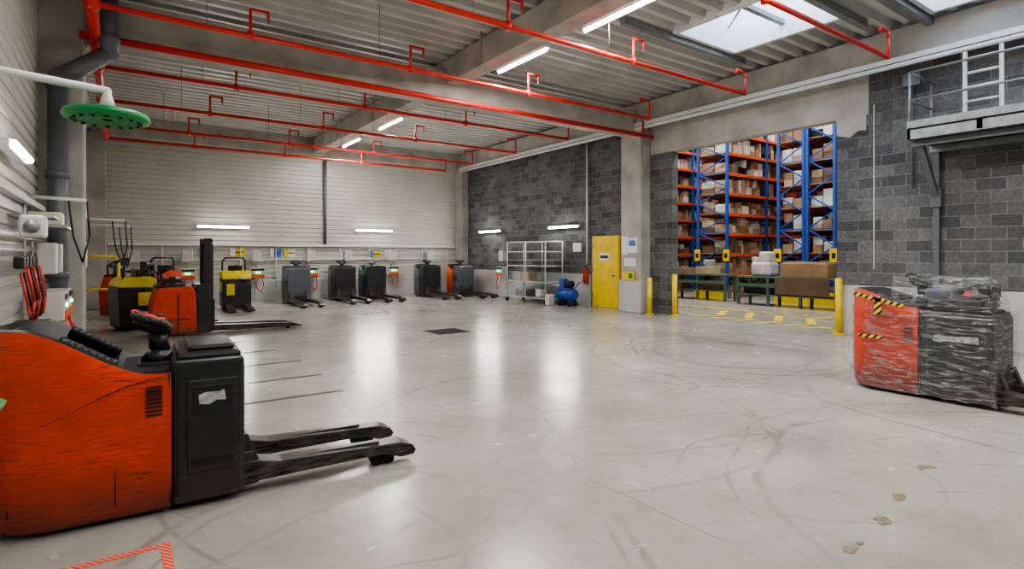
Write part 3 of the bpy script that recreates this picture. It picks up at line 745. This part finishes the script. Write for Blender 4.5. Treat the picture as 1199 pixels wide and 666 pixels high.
for y in (2.95, 3.45): b.box(lx-.035, lx+.035, y-.026, y+.026, zt, 5.25, 'white', .004)
for k in range(5): b.cyl((lx, 2.95, zt+.15+k*.25), (lx, 3.45, zt+.15+k*.25), .024, 'white')
b.build('ladder')
b = B(); b.box(px1-.12, px1, 4.3, 4.6, 5.0, 5.25, 'greypipe', .01); b.cyl((px1-.06, 4.45, 3.0), (px1-.06, 4.45, 5.0), .02, 'greypipe'); b.build('junction_box')

# ------------------------------------------------------------------ left wall services
b = B()
b.box(XL+.04, XL+.12, 5, 10.9, 2.32, 2.40, 'offwhite', .01)
b.box(XL+.0, XL+.4, 8.2, 8.9, 2.12, 2.15, 'galv'); b.box(XL, XL+.45, 9.2, 10.5, 2.05, 2.08, 'galv')
b.box(XL+.05, XL+.4, 9.3, 9.7, 2.08, 2.25, 'yellowbox', .02); b.box(XL+.05, XL+.35, 9.8, 10.3, 2.08, 2.2, 'yellowbox', .02)
b.cyl((XL+.08, 5, 1.9), (XL+.08, 10.8, 1.9), .02, 'offwhite'); b.cyl((XL+.08, 5, 1.75), (XL+.08, 10.8, 1.75), .016, 'offwhite')
for y in (8.9, 9.6, 10.4): b.cyl((XL+.07, y, .8), (XL+.07, y, 2.35), .014, 'offwhite')
# jib arms and hanging hoses above the charging bays
for y, x1_, z in ((9.5, -.35, 2.45), (12.6, .1, 2.35), (14.0, .2, 2.3)):
    b.tube([(XL+.04, y, z), (x1_, y, z-.02)], .025, 'offwhite')
    b.tube([(x1_, y, z-.02), (x1_+.03, y, z-.5), (x1_-.05, y+.05, z-.85), (x1_-.15, y+.05, z-.5), (x1_-.2, y, z)], .012, 'black', n=6)
b.build('wall_shelf_services')
b = B(); b.box(XL+.14, XL+.36, 7.75, 8.05, 1.88, 2.12, 'offwhite', .03); b.cyl((XL+.25, 7.73, 2.0), (XL+.25, 7.75, 2.0), .07, 'galv'); b.build('junction_box')
b = B()
b.box(XL+.06, XL+.48, 6.6, 8.6, .86, .9, 'galv', .006)
for y in (6.7, 8.5): b.box(XL+.08, XL+.12, y-.02, y+.02, 0, .86, 'galv'); b.box(XL+.42, XL+.46, y-.02, y+.02, 0, .86, 'galv')
b.box(XL+.1, XL+.4, 7.4, 7.9, .9, 1.0, 'black', .01); b.build('wall_bench')
b = B()
for i, y in enumerate((7.7, 7.95, 8.2, 8.5, 8.8)):
    mm = ('redlight', 'black', 'redlight', 'black', 'redlight')[i]
    b.tube([(XL+.14, y, 1.62), (XL+.22, y+.02, 1.55), (XL+.27, y+.1, 1.2), (XL+.24, y+.14, .98), (XL+.2, y+.22, 1.15), (XL+.14, y+.24, 1.5)], .012, mm, n=8)
    b.box(XL+.11, XL+.2, y-.05, y+.1, 1.55, 1.68, 'dark', .02)
b.build('battery_cables')
for y in (9.3, 10.1): charger(XL+.3, y, math.radians(90))
b = B(); b.box(-.44, -.42, 11.2, 11.5, 1.5, 1.9, 'paper'); b.box(-.445, -.43, 11.3, 11.8, 2.3, 2.6, 'offwhite'); b.build('column_notice')

# ------------------------------------------------------------------ adjoining warehouse
b = B(); b.box(31.5, 31.8, YF-.3, 27, 0, 10.5, 'siding'); b.build('wall_warehouse_far')
b = B(); b.box(XR+.25, 32, 26.7, 27, 0, 10.5, 'siding'); b.box(XR+.25, 32, YF-.6, YF-.3, 0, 10.5, 'siding'); b.build('wall_warehouse_side')
b = B(); b.box(XR+.27, XR+.4, YF-.3, 27, 5.46, 10.5, 'siding'); b.box(XR+.05, XR+.4, YB+.25, 27, 0, 6, 'siding'); b.build('wall_warehouse_near')
b = B(); b.box(XR+.2, 32, YF-.6, 27, 10.5, 10.7, 'deck'); b.build('ceiling_warehouse')
for (x, y, wt) in ((16.2, 8, 430), (16.2, 13, 430), (16.2, 18, 250), (22.5, 11.7, 350), (22.5, 15.2, 300), (16.2, 3, 250)):
    tube_light((x, y, 9.4), 3.0, 'y' if x < 20 else 'x', wt, D, 'warehouse_light')

LV = [.95+.78*i for i in range(11)]
def rack_row(x0, ya, yb, nb, bay=2.7, H=9.6, split=False):
    """pallet racking running along X; end frame with zig-zag bracing faces the doorway"""
    b = B()
    segs = [(ya, yb)] if not split else [(ya, (ya+yb)/2-.06), ((ya+yb)/2+.06, yb)]
    for (p, q) in segs:
        for i in range(nb+1):
            x = x0+i*bay
            for y in (p, q): b.box(x-.05, x+.05, y-.045, y+.045, 0, H, 'blue')
            z = .25; k = 0
            while z < H-.5:
                a = Vector((x, p if k % 2 else q, z)); c = Vector((x, q if k % 2 else p, z+.58))
                b.cyl(a, c, .026, 'blue', n=6, smooth=False)
                if k % 4 == 0: b.cyl((x, p, z), (x, q, z), .022, 'blue', n=6, smooth=False)
                z += .58; k += 1
        for i in range(nb):
            x = x0+i*bay
            for z in LV:
                for y in (p, q): b.box(x+.05, x+bay-.05, y-.035, y+.035, z-.10, z, 'orange')
    b.box(x0-.16, x0-.1, ya-.08, yb+.08, 0, .45, 'yellow')
    for y in (ya, yb): b.box(x0-.08, x0-.05, y-.13, y+.13, 1.45, 1.9, 'yellow'); b.box(x0-.09, x0-.08, y-.06, y+.06, 1.58, 1.75, 'black')
    b.build('pallet_rack')
    b = B()
    for (p, q) in segs:
        for i in range(nb):
            xa = x0+i*bay
            for z in [0.0]+LV:
                if z > H-.9: continue
                b.box(xa+.06, xa+bay-.06, p+.04, q-.04, z, z+.03, 'wood')
                for side in (0, 1):
                    y0_, y1_ = (p+.04, (p+q)/2-.02) if side == 0 else ((p+q)/2+.02, q-.04)
                    x = xa+.12
                    while x < xa+bay-.25:
                        wd = random.uniform(.16, .48); wd = min(wd, xa+bay-.1-x)
                        h = random.uniform(.26, .62); r = random.random()
                        if r < .04: x += wd; continue
                        m_ = random.choice(('card', 'card', 'card3', 'card2', 'card', 'bag', 'offwhite', 'bag', 'card2', 'offwhite', 'black', 'redlight' if r > .9 else 'card', 'blue' if r > .93 else 'card3'))
                        j = random.uniform(0, .12)
                        if h > .36 and m_ != 'bag':
                            b.box(x, x+wd-.02, y0_+j*(1-side), y1_-j*side, z+.03, z+.03+h*.48, m_)
                            b.box(x+.02, x+wd-.05, y0_+j*(1-side), y1_-j*side, z+.035+h*.48, z+.03+h, random.choice(('card', 'card2', 'offwhite', m_)))
                        else:
                            b.box(x, x+wd-.02, y0_+j*(1-side), y1_-j*side, z+.03, z+.03+h, m_, .05 if m_ == 'bag' else 0)
                        x += wd+random.uniform(0, .03)
    b.build('racked_goods')
rack_row(19.1, 12.8, 14.1, 4)
rack_row(19.1, 8.85, 10.75, 4, split=True)
rack_row(19.1, 16.4, 17.6, 3)
rack_row(19.1, 4.9, 6.7, 3, split=True)

def bench(x0, x1, y0, y1, top=.98):
    b = B()
    b.box(x0, x1, y0, y1, top-.06, top, 'bench', .01)
    b.box(x0, x1, y0, y1, .35, .39, 'bench')
    n = max(2, round((y1-y0)/1.2))
    for i in range(n+1):
        y = y0+.05+(y1-y0-.1)*i/n
        for x in (x0+.05, x1-.05): b.box(x-.04, x+.04, y-.04, y+.04, 0, top-.06, 'bench')
    b.box(x0-.02, x0+.02, y0, y1, .62, .74, 'bench')
    b.build('packing_bench')
bench(17.4, 18.2, 8.0, 11.3); bench(17.8, 18.5, 12.0, 15.6)
b = B(); b.box(17.45, 18.15, 8.3, 9.8, .98, 1.42, 'card', .02); b.box(17.35, 17.38, 8.2, 9.9, .42, .95, 'card3'); b.box(17.5, 18.1, 8.4, 9.7, 1.42, 1.47, 'card2'); b.build('cardboard_box')
b = B(); b.box(17.5, 18.1, 10.15, 10.85, .985, 1.45, 'bag', .10, 3); b.box(17.55, 18.0, 10.2, 10.6, 1.40, 1.80, 'bag', .09, 3); b.box(17.6, 17.9, 10.5, 10.85, 1.42, 1.62, 'offwhite', .03); b.build('wrapped_parcel')
b = B(); b.box(17.85, 18.4, 12.6, 13.3, .98, 1.25, 'card2', .01); b.box(17.9, 18.4, 13.6, 14.2, .98, 1.2, 'card', .01); b.build('cardboard_box')
b = B()
for (x0_, x1_) in ((17.5, 17.75), (17.85, 18.1)): b.box(x0_, x1_, 10.1, 11.1, .4, .7, 'black', .03)
b.box(17.9, 18.4, 12.3, 13.4, .4, .65, 'card3', .01); b.box(17.9, 18.4, 14, 15, .4, .6, 'card', .01)
b.build('storage_crate')
b = B()
b.box(13.12, 13.5, 5.95, 10.3, .001, .004, 'hatch'); b.box(15.3, 15.7, 5.2, 12.3, .001, .004, 'hatch')
for i in range(5):
    y = 6.3+i*.85; b.box(13.7, 15.1, y, y+.2, .001, .004, 'yellow', R=Matrix.Rotation(.5, 4, 'Z'))
b.build('floor_marking')

# ------------------------------------------------------------------ floor details
b = B(); b.box(-.3, .25, 3.82, 3.87, .001, .003, 'tape'); b.box(.20, .25, 3.2, 3.82, .001, .003, 'tape'); b.build('floor_tape_marking')
b = B()
for (x0, x1, y) in ((1.1, 2.3, 6.95), (1.4, 2.35, 8.05), (1.4, 2.4, 9.3), (1.3, 2.3, 10.6), (1.3, 2.0, 12.0)):
    b.box(x0, x1, y-.035, y+.035, .001, .004, 'groove')
b.build('floor_guide_strip')
b = B(); b.box(5.55, 6.35, 10.6, 11.35, .001, .006, 'drain', .0)
for k in range(10): b.box(5.62+k*.07, 5.65+k*.07, 10.65, 11.3, .006, .009, 'drain')
b.build('floor_drain_cover')
b = B()
rnd = random.Random(5); zz = .001
for (x, y) in ((5.25, 1.75), (4.45, 1.65), (4.0, 1.55), (3.5, 1.5)):
    for k in range(4):
        cx, cy = x+rnd.uniform(-.07, .07), y+rnd.uniform(-.03, .03); r = rnd.uniform(.018, .036); zz += .0002
        b.prism([(cx+r*(1+rnd.uniform(-.3, .3))*math.cos(a)*1.5, cy+r*(1+rnd.uniform(-.3, .3))*math.sin(a)) for a in [i*math.pi/5 for i in range(10)]], 'z', .0004, zz, 'scuff')
b.build('floor_stain')

# ------------------------------------------------------------------ world + camera
w = bpy.data.worlds.new('World'); scene.world = w; w.use_nodes = True
nt = w.node_tree; bg = nt.nodes['Background']
tc = nt.nodes.new('ShaderNodeTexCoord'); nz = nt.nodes.new('ShaderNodeTexNoise'); nz.inputs['Scale'].default_value = 9; nz.inputs['Detail'].default_value = 6
cr = nt.nodes.new('ShaderNodeValToRGB'); cr.color_ramp.elements[0].position = .42; cr.color_ramp.elements[1].position = .58
cr.color_ramp.elements[0].color = (.30, .52, .95, 1); cr.color_ramp.elements[1].color = (.95, .98, 1, 1)
nt.links.new(tc.outputs['Generated'], nz.inputs['Vector']); nt.links.new(nz.outputs['Fac'], cr.inputs['Fac']); nt.links.new(cr.outputs['Color'], bg.inputs['Color'])
bg.inputs['Strength'].default_value = 8.0

cam = bpy.data.cameras.new('Camera'); co = bpy.data.objects.new('Camera', cam); scene.collection.objects.link(co)
cam.sensor_width = 36; cam.lens = 36*654.6/1199; cam.shift_y = -35/1199
co.location = (0, 0, 1.7); co.rotation_euler = (math.radians(90), 0, -math.radians(35.13))
cam.clip_start = .05
scene.camera = co
try:
    scene.view_settings.look = 'AgX - Medium High Contrast'
except Exception: pass
